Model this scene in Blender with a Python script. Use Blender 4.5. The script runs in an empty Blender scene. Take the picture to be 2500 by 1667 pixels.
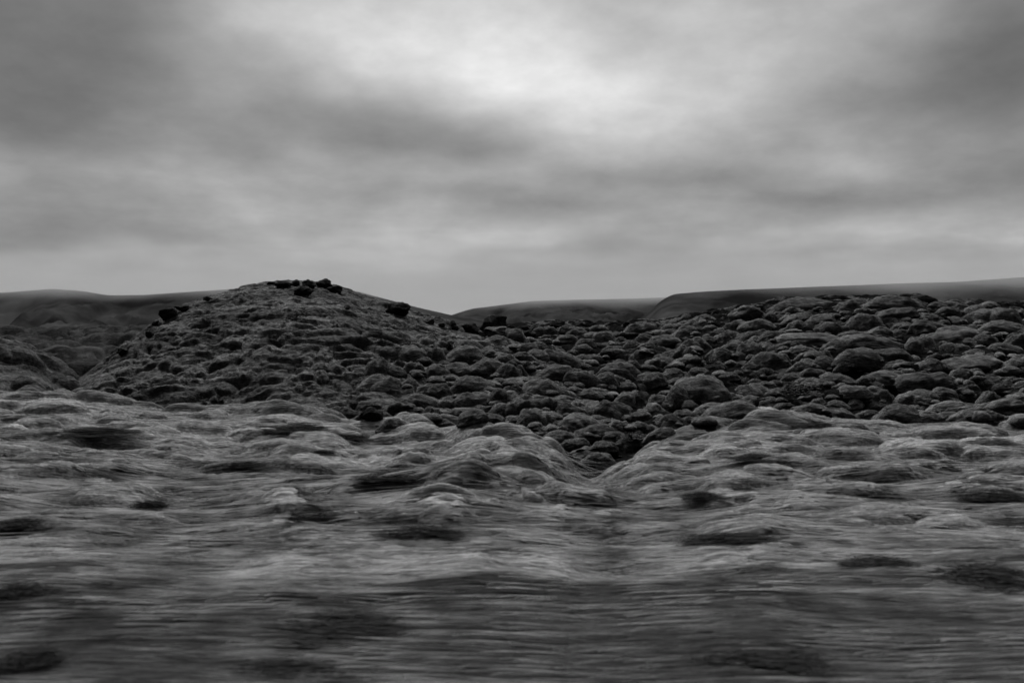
import bpy, math, random
import numpy as np
from mathutils import Vector, noise as mn

random.seed(11)
RNG = np.random.default_rng(11)
sc = bpy.context.scene
COL = sc.collection

# ------------------------------------------------------------------ camera constants
CAM_Z = 2.6
F, CX, HY = 2287.0, 1176.0, 770.0        # focal length and horizon of the 2352 px wide survey frame


# ------------------------------------------------------------------ noise (vectorised)
_perm = RNG.permutation(256).astype(np.int32)
_perm = np.concatenate([_perm, _perm])
_ang = RNG.uniform(0, 2 * np.pi, 256)
_gx, _gy = np.cos(_ang).astype(np.float32), np.sin(_ang).astype(np.float32)


def perlin(x, y):
    xi = np.floor(x); yi = np.floor(y)
    fx = (x - xi).astype(np.float32); fy = (y - yi).astype(np.float32)
    xi = xi.astype(np.int64) & 255; yi = yi.astype(np.int64) & 255
    u = fx * fx * fx * (fx * (fx * 6 - 15) + 10)
    v = fy * fy * fy * (fy * (fy * 6 - 15) + 10)
    x1 = (xi + 1) & 255; y1 = (yi + 1) & 255

    def g(a, b, dx, dy):
        h = _perm[_perm[a] + b]
        return _gx[h] * dx + _gy[h] * dy
    n00 = g(xi, yi, fx, fy); n10 = g(x1, yi, fx - 1, fy)
    n01 = g(xi, y1, fx, fy - 1); n11 = g(x1, y1, fx - 1, fy - 1)
    a = n00 + u * (n10 - n00); b = n01 + u * (n11 - n01)
    return (a + v * (b - a)) * 1.5


def fbm(x, y, octaves=4, gain=0.5, lac=2.03):
    s = 0.0; a = 1.0; t = 0.0
    for k in range(octaves):
        s = s + a * perlin(x + 17.3 * k, y - 9.1 * k)
        t += a; a *= gain; x = x * lac; y = y * lac
    return s / t


def _hash(ix, iy, k):
    h = (ix * 374761393 + iy * 668265263 + k * 974634721) & 0xffffffff
    h = ((h ^ (h >> 13)) * 1274126177) & 0xffffffff
    return ((h ^ (h >> 16)) & 0xffff) / 65535.0


def pillows(x, y, cell, aspect=1.6, cover=0.9, seed=0, low=1.5, high=0.65, hf=0.5, pw=0.5):
    """Union of rounded moss lumps; y grows uphill, so each lump hangs over its lower edge."""
    gx = x / (cell * aspect); gy = y / cell
    ix = np.floor(gx).astype(np.int64); iy = np.floor(gy).astype(np.int64)
    best = np.zeros_like(gx)
    for dx in (-1, 0, 1):
        for dy in (-1, 0, 1):
            cx = ix + dx; cy = iy + dy
            px = cx + 0.15 + 0.7 * _hash(cx, cy, seed)
            py = cy + 0.15 + 0.7 * _hash(cx, cy, seed + 1)
            r = 0.42 + 0.55 * _hash(cx, cy, seed + 2)
            on = _hash(cx, cy, seed + 3) < cover
            ddx = (gx - px) + 0.35 * (_hash(cx, cy, seed + 4) - 0.5) * (gy - py)
            ddy = gy - py
            ddy = np.where(ddy > 0, ddy * high, ddy * low)
            q = 1 - (ddx * ddx + ddy * ddy) / (r * r)
            v = np.where(on & (q > 0), np.maximum(q, 0) ** pw * r * hf, 0)
            best = np.maximum(best, v)
    return best * cell


def sstep(a, b, x):
    t = np.clip((x - a) / (b - a), 0, 1)
    return t * t * (3 - 2 * t)


class Table:
    """A smoothed curve over the azimuth coordinate px."""
    def __init__(self, pts, sigma=22):
        xs = np.arange(-4000, 6400, 4.0)
        p = np.array(pts, float)
        ys = np.interp(xs, p[:, 0], p[:, 1])
        k = np.arange(-int(3 * sigma / 4) - 1, int(3 * sigma / 4) + 2) * 4.0
        w = np.exp(-0.5 * (k / sigma) ** 2); w /= w.sum()
        n = len(k) // 2
        self.xs = xs
        self.ys = np.convolve(np.pad(ys, n, mode='edge'), w, mode='valid')

    def __call__(self, px):
        return np.interp(px, self.xs, self.ys)


def az(X, Y):
    th = np.clip(np.arctan2(X, Y), -0.92, 0.92)
    return CX + F * np.tan(th), np.hypot(X, Y) * np.cos(th)


def elev(py, D):
    return CAM_Z - (py - HY) / F * D


# ------------------------------------------------------------------ the lie of the land
T_crest_p = Table([(-900, 900), (0, 905), (140, 905), (250, 920), (480, 945), (560, 942), (640, 933), (750, 955), (860, 968),
                   (990, 965), (1100, 972), (1200, 1000), (1290, 1040), (1345, 1092), (1400, 1068), (1500, 1022),
                   (1580, 1000), (1640, 962), (1750, 940), (1850, 952), (2000, 957), (2352, 968), (3200, 960)], 16)
T_crest_y = Table([(-900, 27), (0, 26), (300, 25), (640, 24), (990, 22.5), (1200, 20), (1345, 17.2), (1480, 19.5),
                   (1640, 22.5), (1900, 24), (2352, 24), (3200, 25)], 30)


def G_base(X, Y):
    px, D = az(X, Y)
    yc = T_crest_y(px); zc = elev(T_crest_p(px), yc)
    t = np.clip((D - 5.0) / (yc - 5.0), 0, 1)
    z = zc * t ** 1.25
    z = z + (-0.9 - z) * sstep(0.0, 5.0, D - yc)
    # the old lava plain behind, lower beyond its edge
    plain = 1.75 - 0.5 * sstep(400, 1500, px)
    z = z + (plain - z) * sstep(48, 95, D)
    z = z + (-26.0 - z) * sstep(170, 520, D)
    fg = sstep(4, 9, D) * (1 - sstep(yc - 5, yc + 1, D))
    z = z + 0.16 * fg * fbm(X * 0.16, Y * 0.3, 3)
    return z, D, px, yc


def G(X, Y, detail=True):
    z, D, px, yc = G_base(X, Y)
    if detail:
        near = 1 - sstep(30, 44, D)
        wx = X + 0.25 * perlin(X * 0.9, Y * 0.9)
        wy = Y + 0.25 * perlin(X * 0.9 + 40, Y * 0.9 + 7)
        patch = sstep(-0.15, 0.35, fbm(X * 0.11 + 3, Y * 0.16, 2))
        mid = near * sstep(9, 15, D)
        z = z + near * (0.14 + 0.5 * patch) * (0.15 + 0.85 * mid) * pillows(wx, wy, 0.62, 2.4, 0.5, 5, 1.5, 0.8, 0.34)
        z = z + near * (0.3 + 0.7 * mid) * pillows(wx + 5, wy, 0.24, 3.2, 0.75, 25, 1.3, 0.9, 0.28)
        z = z + near * ((0.02 + 0.025 * mid) * fbm(X * 0.5, Y * 3.2, 3) + 0.03 * fbm(X * 0.9, Y * 12.0, 3))
        z = z + mid * 0.10 * pillows(wx + 2, wy, 1.5, 1.9, 0.7, 85, 1.3, 0.9, 0.62)
        z = z + mid * 0.85 * pillows(wx - 2, wy, 0.46, 1.9, 0.38, 95, 1.7, 0.7, 0.62)
        z = z + mid * 0.06 * fbm(X * 1.5, Y * 4.0, 3)
        z = z - 0.15 * mid
        # tumbled lumps running down the tongue into the gully
        ta, tb = 0.92 * wx - 0.4 * wy, 0.4 * wx + 0.92 * wy
        edge = sstep(0.0, 0.45, 1 - np.abs(px - 1170) / 330) * sstep(11.5, 13.5, D) * (1 - sstep(22, 25, D))
        z = z + edge * (pillows(ta, tb, 0.85, 2.1, 0.8, 45, 2.0, 0.55, 0.6, 0.6) + 0.5 * pillows(ta, tb, 0.4, 1.8, 0.6, 55, 1.8, 0.6, 0.8, 0.6) - 0.30)
        z = z - 0.55 * np.exp(-((px - 1345) / 75.0) ** 2) * sstep(13.5, 16, D) * (1 - sstep(21, 24, D))
        far = sstep(40, 55, D) * (1 - sstep(160, 300, D))
        z = z + far * (0.8 * pillows(wx, wy, 1.9, 1.7, 0.75, 65, 1.9, 0.55, 0.85) + pillows(wx, wy, 1.0, 1.5, 0.6, 75, 1.9, 0.55, 0.9) + 0.5 * fbm(X * 0.1, Y * 0.1, 3))
    return z


T_m_p = Table([(-700, 1250), (-100, 1030), (80, 938), (140, 902), (200, 868), (270, 818), (340, 766), (385, 730), (440, 702), (480, 688),
               (560, 664), (610, 655), (680, 650), (720, 652), (780, 664), (830, 686), (880, 702), (940, 722),
               (1000, 743), (1060, 763), (1150, 776), (1250, 800), (1350, 850), (1480, 940), (1800, 1150)], 14)
T_m_y = Table([(-700, 33), (140, 36), (400, 43), (650, 46), (1000, 48), (1250, 47), (1500, 44)], 60)
T_m_f = Table([(-700, 29), (140, 31), (480, 31.5), (860, 29.5), (1100, 28), (1345, 25.5), (1500, 25)], 60)


def M_base(px, D):
    yr = T_m_y(px); yf = T_m_f(px); zr = elev(T_m_p(px), yr)
    t = np.clip((D - yf) / (yr - yf), 0, 1)
    z = -1.1 + (zr + 1.1) * np.sin(t * np.pi / 2) ** 0.92
    b = np.clip((D - yr) / 13.0, 0, 1)
    z = z - (zr + 1.6) * (1 - np.cos(b * np.pi / 2))
    return z - 1.5 * sstep(0, 3, yf - D)


T_m2_p = Table([(-900, 730), (-300, 760), (0, 792), (60, 802), (110, 836), (170, 884), (230, 935), (320, 1010)], 14)


def M2_base(px, D):
    yr = 39.0; yf = 30.0; zr = elev(T_m2_p(px), yr)
    t = np.clip((D - yf) / (yr - yf), 0, 1)
    z = -1.1 + (zr + 1.1) * np.sin(t * np.pi / 2) ** 0.95
    b = np.clip((D - yr) / 9.0, 0, 1)
    z = z - (zr + 1.6) * (1 - np.cos(b * np.pi / 2))
    return z - 1.5 * sstep(0, 3, yf - D)


T_s_p = Table([(-200, 1100), (500, 930), (900, 812), (1050, 772), (1170, 756), (1290, 750), (1400, 752), (1560, 742), (1660, 725),
               (1720, 712), (1800, 700), (1900, 697), (2080, 692), (2200, 702), (2352, 712), (3200, 725)], 20)
T_s_y = Table([(-200, 70), (900, 74), (1200, 72), (1500, 66), (1800, 60), (2352, 56), (3200, 55)], 80)
T_s_f = Table([(-200, 32), (900, 29), (1200, 25), (1345, 23), (1500, 25), (1700, 28), (2352, 29), (3200, 29)], 60)


def S_base(px, D):
    yr = T_s_y(px); yf = T_s_f(px); zr = elev(T_s_p(px), yr)
    t = np.clip((D - yf) / (yr - yf), 0, 1)
    X = (px - CX) / F * D
    z = -1.1 + (zr + 1.1) * (0.55 * np.sin(t * np.pi / 2) + 0.45 * t)
    z = z + 0.55 * np.sin(np.pi * t) * fbm(X * 0.2, D * 0.25, 3)
    b = np.clip((D - yr) / 16.0, 0, 1)
    z = z - (zr + 1.6) * (1 - np.cos(b * np.pi / 2))
    return z - 1.5 * sstep(0, 3, yf - D)


# ------------------------------------------------------------------ mesh helpers
def make_mesh(name, verts, faces, smooth=True):
    me = bpy.data.meshes.new(name)
    v = np.asarray(verts, np.float32).reshape(-1, 3)
    f = np.asarray(faces, np.int32)
    n = f.shape[1]
    me.vertices.add(len(v)); me.vertices.foreach_set('co', v.ravel())
    me.loops.add(f.size); me.loops.foreach_set('vertex_index', f.ravel())
    me.polygons.add(len(f)); me.polygons.foreach_set('loop_start', np.arange(0, f.size, n, dtype=np.int32))
    me.update(calc_edges=True)
    if smooth:
        me.polygons.foreach_set('use_smooth', np.ones(len(f), bool))
    return me


def grid_faces(nr, nc, wrap=False):
    i = np.arange(nr - 1)[:, None]; j = np.arange(nc if wrap else nc - 1)[None, :]
    j2 = (j + 1) % nc
    a = i * nc + j; b = i * nc + j2; c = (i + 1) * nc + j2; d = (i + 1) * nc + j
    return np.stack([a, b, c, d], -1).reshape(-1, 4)


def link(name, me, mat, label=None, cat=None, group=None, kind=None):
    o = bpy.data.objects.new(name, me); COL.objects.link(o)
    if mat and not me.materials:
        me.materials.append(mat)
    if label: o['label'] = label
    if cat: o['category'] = cat
    if group: o['group'] = group
    if kind: o['kind'] = kind
    return o


def displaced(P, d, up=0.2, lean=0.3):
    """Push a grid of points (rows, cols, 3) out along its normals by d."""
    du = np.gradient(P, axis=1); dv = np.gradient(P, axis=0)
    n = np.cross(du, dv)
    n /= np.linalg.norm(n, axis=-1, keepdims=True) + 1e-9
    n[n[..., 2] < 0] *= -1
    n[..., 2] += up; n[..., 1] -= lean
    n /= np.linalg.norm(n, axis=-1, keepdims=True)
    return P + n * d[..., None]


# ------------------------------------------------------------------ materials
def nodes_of(m):
    m.use_nodes = True
    nt = m.node_tree
    bs = nt.nodes['Principled BSDF']
    return nt, bs


def moss_mat(name, lo, mid, hi, stretch=(1, 1, 1), big=0.6, fine=24.0, bump=0.5, bdist=0.02, sheen=0.15, rock=None, zones=False, tip=14.0):
    m = bpy.data.materials.new(name)
    nt, bs = nodes_of(m)
    N, L = nt.nodes, nt.links
    tc = N.new('ShaderNodeTexCoord'); mp = N.new('ShaderNodeMapping')
    mp.inputs['Scale'].default_value = stretch
    oi = N.new('ShaderNodeObjectInfo')
    L.new(tc.outputs['Object'], mp.inputs['Vector'])
    n1 = N.new('ShaderNodeTexNoise'); n1.inputs['Scale'].default_value = big; n1.inputs['Detail'].default_value = 5
    n2 = N.new('ShaderNodeTexNoise'); n2.inputs['Scale'].default_value = fine; n2.inputs['Detail'].default_value = 6
    n2.inputs['Roughness'].default_value = 0.7
    n3 = N.new('ShaderNodeTexNoise'); n3.inputs['Scale'].default_value = fine * 0.22; n3.inputs['Detail'].default_value = 4
    for n in (n1, n2, n3):
        L.new(mp.outputs['Vector'], n.inputs['Vector'])
    mix = N.new('ShaderNodeMix'); mix.data_type = 'FLOAT'; mix.inputs[0].default_value = 0.5
    L.new(n1.outputs['Fac'], mix.inputs[2]); L.new(n2.outputs['Fac'], mix.inputs[3])
    cr = N.new('ShaderNodeValToRGB')
    e = cr.color_ramp.elements
    e[0].position = 0.40; e[0].color = (lo, lo, lo, 1)
    e[1].position = 0.60; e[1].color = (hi, hi, hi, 1)
    c = e.new(0.5); c.color = (mid, mid, mid, 1)
    L.new(mix.outputs[0], cr.inputs['Fac'])
    # small differences from one cushion to the next
    mr = N.new('ShaderNodeMapRange'); mr.inputs['To Min'].default_value = 0.82; mr.inputs['To Max'].default_value = 1.15
    L.new(oi.outputs['Random'], mr.inputs['Value'])
    mul = N.new('ShaderNodeMix'); mul.data_type = 'RGBA'; mul.blend_type = 'MULTIPLY'; mul.inputs[0].default_value = 1
    L.new(cr.outputs['Color'], mul.inputs[6]); L.new(mr.outputs['Result'], mul.inputs[7])
    # pale shoot tips over the darker stems
    n6 = N.new('ShaderNodeTexNoise'); n6.inputs['Scale'].default_value = tip; n6.inputs['Detail'].default_value = 3; n6.inputs['Roughness'].default_value = 0.75
    L.new(mp.outputs['Vector'], n6.inputs['Vector'])
    m6 = N.new('ShaderNodeMapRange'); m6.inputs['From Min'].default_value = 0.36; m6.inputs['From Max'].default_value = 0.64
    m6.inputs['To Min'].default_value = 0.50; m6.inputs['To Max'].default_value = 1.5
    L.new(n6.outputs['Fac'], m6.inputs['Value'])
    mu2 = N.new('ShaderNodeMix'); mu2.data_type = 'RGBA'; mu2.blend_type = 'MULTIPLY'; mu2.inputs[0].default_value = 1
    L.new(mul.outputs[2], mu2.inputs[6]); L.new(m6.outputs['Result'], mu2.inputs[7])
    col = mu2.outputs[2]
    if rock is not None:
        # bare lava where the moss carpet is broken
        n4 = N.new('ShaderNodeTexNoise'); n4.inputs['Scale'].default_value = rock[0]; n4.inputs['Detail'].default_value = 7
        L.new(tc.outputs['Object'], n4.inputs['Vector'])
        r2 = N.new('ShaderNodeMapRange'); r2.interpolation_type = 'SMOOTHSTEP'
        r2.inputs['From Min'].default_value = rock[1]; r2.inputs['From Max'].default_value = rock[1] + 0.06
        L.new(n4.outputs['Fac'], r2.inputs['Value'])
        mx = N.new('ShaderNodeMix'); mx.data_type = 'RGBA'
        L.new(r2.outputs['Result'], mx.inputs[0]); L.new(col, mx.inputs[6])
        mx.inputs[7].default_value = (0.01, 0.01, 0.01, 1)
        col = mx.outputs[2]
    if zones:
        # painted shade darkens the ground colour in patches towards the camera; old dark lava moss starts past the bank
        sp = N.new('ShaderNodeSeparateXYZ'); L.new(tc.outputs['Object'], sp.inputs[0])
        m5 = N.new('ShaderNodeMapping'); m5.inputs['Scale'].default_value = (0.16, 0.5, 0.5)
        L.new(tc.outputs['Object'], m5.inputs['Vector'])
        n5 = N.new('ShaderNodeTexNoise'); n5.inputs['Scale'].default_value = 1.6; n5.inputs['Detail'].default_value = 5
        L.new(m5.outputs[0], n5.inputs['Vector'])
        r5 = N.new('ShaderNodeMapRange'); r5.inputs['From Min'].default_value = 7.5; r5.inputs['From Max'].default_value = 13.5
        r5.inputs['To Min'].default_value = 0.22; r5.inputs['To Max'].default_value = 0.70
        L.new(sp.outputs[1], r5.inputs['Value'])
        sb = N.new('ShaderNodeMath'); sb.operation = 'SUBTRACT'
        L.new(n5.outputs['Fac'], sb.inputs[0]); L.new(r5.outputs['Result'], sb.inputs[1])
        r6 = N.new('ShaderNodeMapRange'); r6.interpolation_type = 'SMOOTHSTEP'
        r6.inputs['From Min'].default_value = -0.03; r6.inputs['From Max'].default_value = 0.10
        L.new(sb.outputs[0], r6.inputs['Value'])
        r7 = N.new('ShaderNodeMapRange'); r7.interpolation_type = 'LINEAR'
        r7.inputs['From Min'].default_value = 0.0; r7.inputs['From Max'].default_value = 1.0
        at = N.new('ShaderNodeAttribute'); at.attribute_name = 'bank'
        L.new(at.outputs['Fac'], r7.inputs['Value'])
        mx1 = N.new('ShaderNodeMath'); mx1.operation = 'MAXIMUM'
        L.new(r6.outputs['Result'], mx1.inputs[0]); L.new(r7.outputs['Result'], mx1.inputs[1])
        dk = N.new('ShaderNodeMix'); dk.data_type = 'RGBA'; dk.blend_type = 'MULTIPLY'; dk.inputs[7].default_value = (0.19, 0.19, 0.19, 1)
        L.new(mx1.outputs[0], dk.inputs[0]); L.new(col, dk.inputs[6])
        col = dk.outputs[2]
    L.new(col, bs.inputs['Base Color'])
    bs.inputs['Roughness'].default_value = 1.0
    bs.inputs['Specular IOR Level'].default_value = 0.0
    bs.inputs['Sheen Weight'].default_value = sheen
    bs.inputs['Sheen Roughness'].default_value = 0.6
    bs.inputs['Sheen Tint'].default_value = (0.6, 0.6, 0.6, 1)
    ad = N.new('ShaderNodeMath'); ad.operation = 'MULTIPLY_ADD'; ad.inputs[1].default_value = 2.2
    L.new(n3.outputs['Fac'], ad.inputs[0]); L.new(n2.outputs['Fac'], ad.inputs[2])
    bp = N.new('ShaderNodeBump'); bp.inputs['Strength'].default_value = bump; bp.inputs['Distance'].default_value = bdist
    L.new(ad.outputs[0], bp.inputs['Height']); L.new(bp.outputs['Normal'], bs.inputs['Normal'])
    return m


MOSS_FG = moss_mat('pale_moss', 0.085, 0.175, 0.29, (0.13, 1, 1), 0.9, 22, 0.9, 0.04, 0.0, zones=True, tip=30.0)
MOSS = moss_mat('woolly_moss', 0.045, 0.09, 0.15, (0.45, 1, 1), 0.7, 9, 1.0, 0.09, 0.0)
MOSS_SLOPE = moss_mat('broken_moss', 0.03, 0.065, 0.11, (0.6, 1, 1), 0.7, 8, 1.0, 0.12, 0.0, rock=(0.8, 0.44))
MOSS_CUSH = moss_mat('cushion_moss', 0.045, 0.095, 0.16, (0.6, 1, 1), 1.2, 14, 0.8, 0.06, 0.0, tip=17.0)
MOSS_PALE = moss_mat('pale_cushion_moss', 0.06, 0.12, 0.21, (0.5, 1, 1), 1.2, 12, 0.9, 0.07, 0.0)


def rock_mat():
    m = bpy.data.materials.new('black_lava')
    nt, bs = nodes_of(m); N, L = nt.nodes, nt.links
    tc = N.new('ShaderNodeTexCoord')
    n = N.new('ShaderNodeTexNoise'); n.inputs['Scale'].default_value = 9; n.inputs['Detail'].default_value = 8
    v = N.new('ShaderNodeTexVoronoi'); v.inputs['Scale'].default_value = 11
    L.new(tc.outputs['Object'], n.inputs['Vector']); L.new(tc.outputs['Object'], v.inputs['Vector'])
    cr = N.new('ShaderNodeValToRGB'); e = cr.color_ramp.elements
    e[0].position = 0.35; e[0].color = (0.008,) * 3 + (1,); e[1].position = 0.7; e[1].color = (0.04,) * 3 + (1,)
    L.new(n.outputs['Fac'], cr.inputs['Fac'])
    sp = N.new('ShaderNodeValToRGB'); e = sp.color_ramp.elements
    e[0].position = 0.10; e[0].color = (1, 1, 1, 1); e[1].position = 0.16; e[1].color = (0, 0, 0, 1)
    L.new(v.outputs['Distance'], sp.inputs['Fac'])
    mx = N.new('ShaderNodeMix'); mx.data_type = 'RGBA'; mx.inputs[7].default_value = (0.10, 0.10, 0.10, 1)
    L.new(sp.outputs['Color'], mx.inputs[0]); L.new(cr.outputs['Color'], mx.inputs[6])
    L.new(mx.outputs[2], bs.inputs['Base Color'])
    bs.inputs['Roughness'].default_value = 0.95; bs.inputs['Specular IOR Level'].default_value = 0.05
    bp = N.new('ShaderNodeBump'); bp.inputs['Strength'].default_value = 0.9; bp.inputs['Distance'].default_value = 0.04
    L.new(n.outputs['Fac'], bp.inputs['Height']); L.new(bp.outputs['Normal'], bs.inputs['Normal'])
    return m


ROCK = rock_mat()


def plain_mat(name, a, b, scale=3.0, rough=0.9):
    m = bpy.data.materials.new(name)
    nt, bs = nodes_of(m); N, L = nt.nodes, nt.links
    tc = N.new('ShaderNodeTexCoord')
    n = N.new('ShaderNodeTexNoise'); n.inputs['Scale'].default_value = scale; n.inputs['Detail'].default_value = 6
    L.new(tc.outputs['Object'], n.inputs['Vector'])
    cr = N.new('ShaderNodeValToRGB'); e = cr.color_ramp.elements
    e[0].position = 0.35; e[0].color = (a, a, a, 1); e[1].position = 0.65; e[1].color = (b, b, b, 1)
    L.new(n.outputs['Fac'], cr.inputs['Fac']); L.new(cr.outputs['Color'], bs.inputs['Base Color'])
    bs.inputs['Roughness'].default_value = rough; bs.inputs['Specular IOR Level'].default_value = 0.0
    return m


DARK_TWIG = plain_mat('dark_twig', 0.016, 0.05, 8)
LEAF = plain_mat('willow_leaf', 0.03, 0.12, 14)
HILL = plain_mat('hill_turf', 0.011, 0.052, 0.011)
STRAW = plain_mat('bleached_grass', 0.05, 0.36, 1.3)

# ------------------------------------------------------------------ ground: one sheet to the horizon
fine = np.linspace(-0.56, 0.56, 1150)
side = np.concatenate([np.linspace(0.565, 0.95, 120), np.linspace(0.97, np.pi, 60)])
ths = np.concatenate([-side[::-1][1:], fine, side])
rs = np.concatenate([np.linspace(0.6, 5.5, 20)[:-1],
                     1 / np.linspace(1 / 5.5, 1 / 15.0, 620)[:-1],
                     np.linspace(15, 31, 330)[:-1],
                     np.linspace(31, 150, 260)[:-1],
                     np.geomspace(150, 5000, 40)])
TH, R = np.meshgrid(ths, rs)
GX, GY = R * np.sin(TH), R * np.cos(TH)
GZ = G(GX, GY)
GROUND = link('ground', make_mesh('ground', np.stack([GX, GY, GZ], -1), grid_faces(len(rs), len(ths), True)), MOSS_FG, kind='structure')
_px, _D = az(GX, GY)
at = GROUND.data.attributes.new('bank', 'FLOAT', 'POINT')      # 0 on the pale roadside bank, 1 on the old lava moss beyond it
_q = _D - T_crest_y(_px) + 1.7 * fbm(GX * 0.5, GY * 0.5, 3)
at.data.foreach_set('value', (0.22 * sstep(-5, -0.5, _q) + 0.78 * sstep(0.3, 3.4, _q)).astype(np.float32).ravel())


# ------------------------------------------------------------------ mounds and the long lava slope
def patch(name, base, p0, p1, np_, d0, d1, nd, disp, mat):
    px = np.linspace(p0, p1, np_); D = d0 + (d1 - d0) * np.linspace(0, 1, nd) ** 1.15
    PX, DD = np.meshgrid(px, D)
    X = (PX - CX) / F * DD
    Z = base(PX, DD)
    P = np.stack([X, DD, Z], -1)
    d = disp(X, DD, Z, PX)
    return link(name, make_mesh(name, displaced(P, d), grid_faces(nd, np_)), mat, kind='structure')


def mound_disp(X, Y, Z, PX):
    s = Y + 1.0 * Z
    wx = X + 0.55 * perlin(X * 0.6, s * 0.6) + 0.12 * perlin(X * 1.7, s * 1.7) + 0.3 * s
    ws = s + 0.55 * perlin(X * 0.6 + 31, s * 0.6) + 0.10 * perlin(X * 1.7 + 9, s * 1.7) - 0.12 * X
    big = sstep(-0.3, 0.35, fbm(X * 0.14 + 8, s * 0.2, 2))
    low = 1 - sstep(-0.5, 4.2, Z)
    right = sstep(500, 1000, PX)
    top = 1 - 0.75 * sstep(2.6, 4.9, Z)
    amp = (0.26 + 0.40 * low * big + 0.40 * right + 0.25 * big) * top
    d = amp * pillows(wx, ws, 0.70, 1.35, 0.55, 101, 1.8, 0.6, 0.75, 0.55)
    d = np.maximum(d, top * (0.6 + 0.4 * low) * pillows(wx + 3, ws, 0.40, 1.4, 0.85, 131, 1.8, 0.6, 0.85, 0.55))
    d = d + 0.75 * pillows(wx, ws, 0.27, 1.7, 0.6, 161, 1.5, 0.7, 0.45)
    d = d + 0.08 * fbm(wx * 1.1, ws * 2.6, 3) + 0.09 * fbm(wx * 2.2, ws * 6.5, 3)
    d = d * (0.25 + 0.75 * sstep(120, 330, PX))
    return d


MOUND = patch('mound', M_base, -120, 1480, 1500, 27.0, 62, 520, mound_disp, MOSS)
def mound2_disp(X, Y, Z, PX):
    wx = X + 0.4 * perlin(X * 0.6, Y * 0.6); wy = Y + 0.4 * perlin(X * 0.6 + 31, Y * 0.6)
    return 0.7 * pillows(wx, wy, 0.9, 1.4, 0.7, 301, 1.9, 0.55, 0.8, 0.6) + 0.6 * pillows(wx, wy, 0.4, 1.4, 0.7, 331, 1.7, 0.6, 0.6) + 0.05 * fbm(X * 2, Y * 2, 3)


MOUND2 = patch('mound', M2_base, -760, 330, 700, 27.5, 50, 320, mound2_disp, MOSS)


def slope_disp(X, Y, Z, PX):
    s = Y + 1.0 * Z
    wx = X + 0.4 * perlin(X * 0.6, s * 0.6); ws = s + 0.4 * perlin(X * 0.6 + 31, s * 0.6)
    d = 0.8 * pillows(wx, ws, 0.9, 1.5, 0.6, 201, 1.8, 0.55, 0.7)
    d = d + 0.7 * pillows(wx, ws, 0.38, 1.5, 0.6, 231, 1.6, 0.65, 0.6)
    return d + 0.09 * fbm(X * 2.5, s * 5, 4)


SLOPE = patch('slope', S_base, 640, 3100, 1250, 22.0, 92, 560, slope_disp, MOSS_SLOPE)


# ------------------------------------------------------------------ far hills
def hill(pts, yr, yf, base_z, p0, p1, seed, rough):
    T = Table(pts, 9)
    px = np.linspace(p0, p1, 420); t = np.linspace(0, 1.35, 120)
    PX, TT = np.meshgrid(px, t)
    DD = yf + (yr - yf) * TT
    zr = elev(T(PX), yr)
    tt = np.clip(TT, 0, 1)
    X = (PX - CX) / F * DD
    prof = 0.45 * tt + 0.55 * tt ** 1.7
    Z = base_z + (zr - base_z) * prof - (zr - base_z) * 0.35 * np.clip(TT - 1, 0, 1)
    g = 1 - np.abs(fbm(X / 150 + seed + 0.25 * DD / 150, DD / 480, 5))
    Z = Z - rough * (zr - base_z) * (1 - g) * np.sin(np.pi * np.clip(TT, 0, 1)) * 3.2
    Z = Z + rough * 20 * fbm(X / 60 + seed, DD / 150, 5) * np.sin(np.pi * np.clip(TT, 0, 1))
    return link('hill', make_mesh('hill', np.stack([X, DD, Z], -1), grid_faces(120, 420)), HILL, kind='structure')


hill([(-1600, 640), (-600, 655), (0, 672), (120, 663), (190, 668), (250, 678), (330, 677), (420, 671), (555, 662), (700, 654),
      (820, 668), (870, 682), (900, 690), (960, 706), (1040, 724), (1150, 745), (1300, 790)], 1750, 850, -30, -1700, 1320, 3.0, 0.34)
hill([(880, 790), (980, 745), (1040, 722), (1085, 708), (1130, 703), (1220, 691), (1320, 688), (1420, 686), (1520, 683), (1700, 676),
      (2100, 670)], 2250, 1100, -36, 860, 2150, 11.0, 0.32)
hill([(1300, 800), (1400, 766), (1450, 745), (1490, 718), (1514, 692), (1545, 675), (1620, 669), (1720, 664), (1900, 657), (2080, 650),
      (2200, 647), (2352, 636), (2800, 600), (4200, 560)], 1550, 750, -28, 1320, 4200, 23.0, 0.34)


# ------------------------------------------------------------------ ray casting a survey pixel on the smooth terrain
bpy.context.view_layer.update()
TERRAIN = [GROUND, MOUND, MOUND2, SLOPE]
EYE = Vector((0, 0, CAM_Z))


def cast(px, py):
    for k in range(30):
        d = Vector(((px - CX) / F, 1, (HY - py) / F))
        best = None
        for o in TERRAIN:
            ok, p, nrm, idx = o.ray_cast(EYE, d.normalized())
            if ok and p.y < 130 and (best is None or p.y < best.y): best = p
        if best is not None: return best.y, best.z
        py += 1.0
    return 60.0, elev(py, 60.0)


def P25(x0, y0, s, c):          # survey notes taken on enlarged crops of the photo
    x, y, w, h = c
    return ((x0 + x / s) * 0.9408, (y0 + y / s) * 0.9408, w / s * 0.9408, h / s * 0.9408)


# ------------------------------------------------------------------ moss cushions
def ico(sub):
    import bmesh
    bm = bmesh.new(); bmesh.ops.create_icosphere(bm, subdivisions=sub, radius=1)
    v = np.array([x.co[:] for x in bm.verts]); f = np.array([[w.index for w in p.verts] for p in bm.faces])
    bm.free()
    return v, f


ICO5, ICO4, ICO3 = ico(5), ico(4), ico(3)


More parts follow.
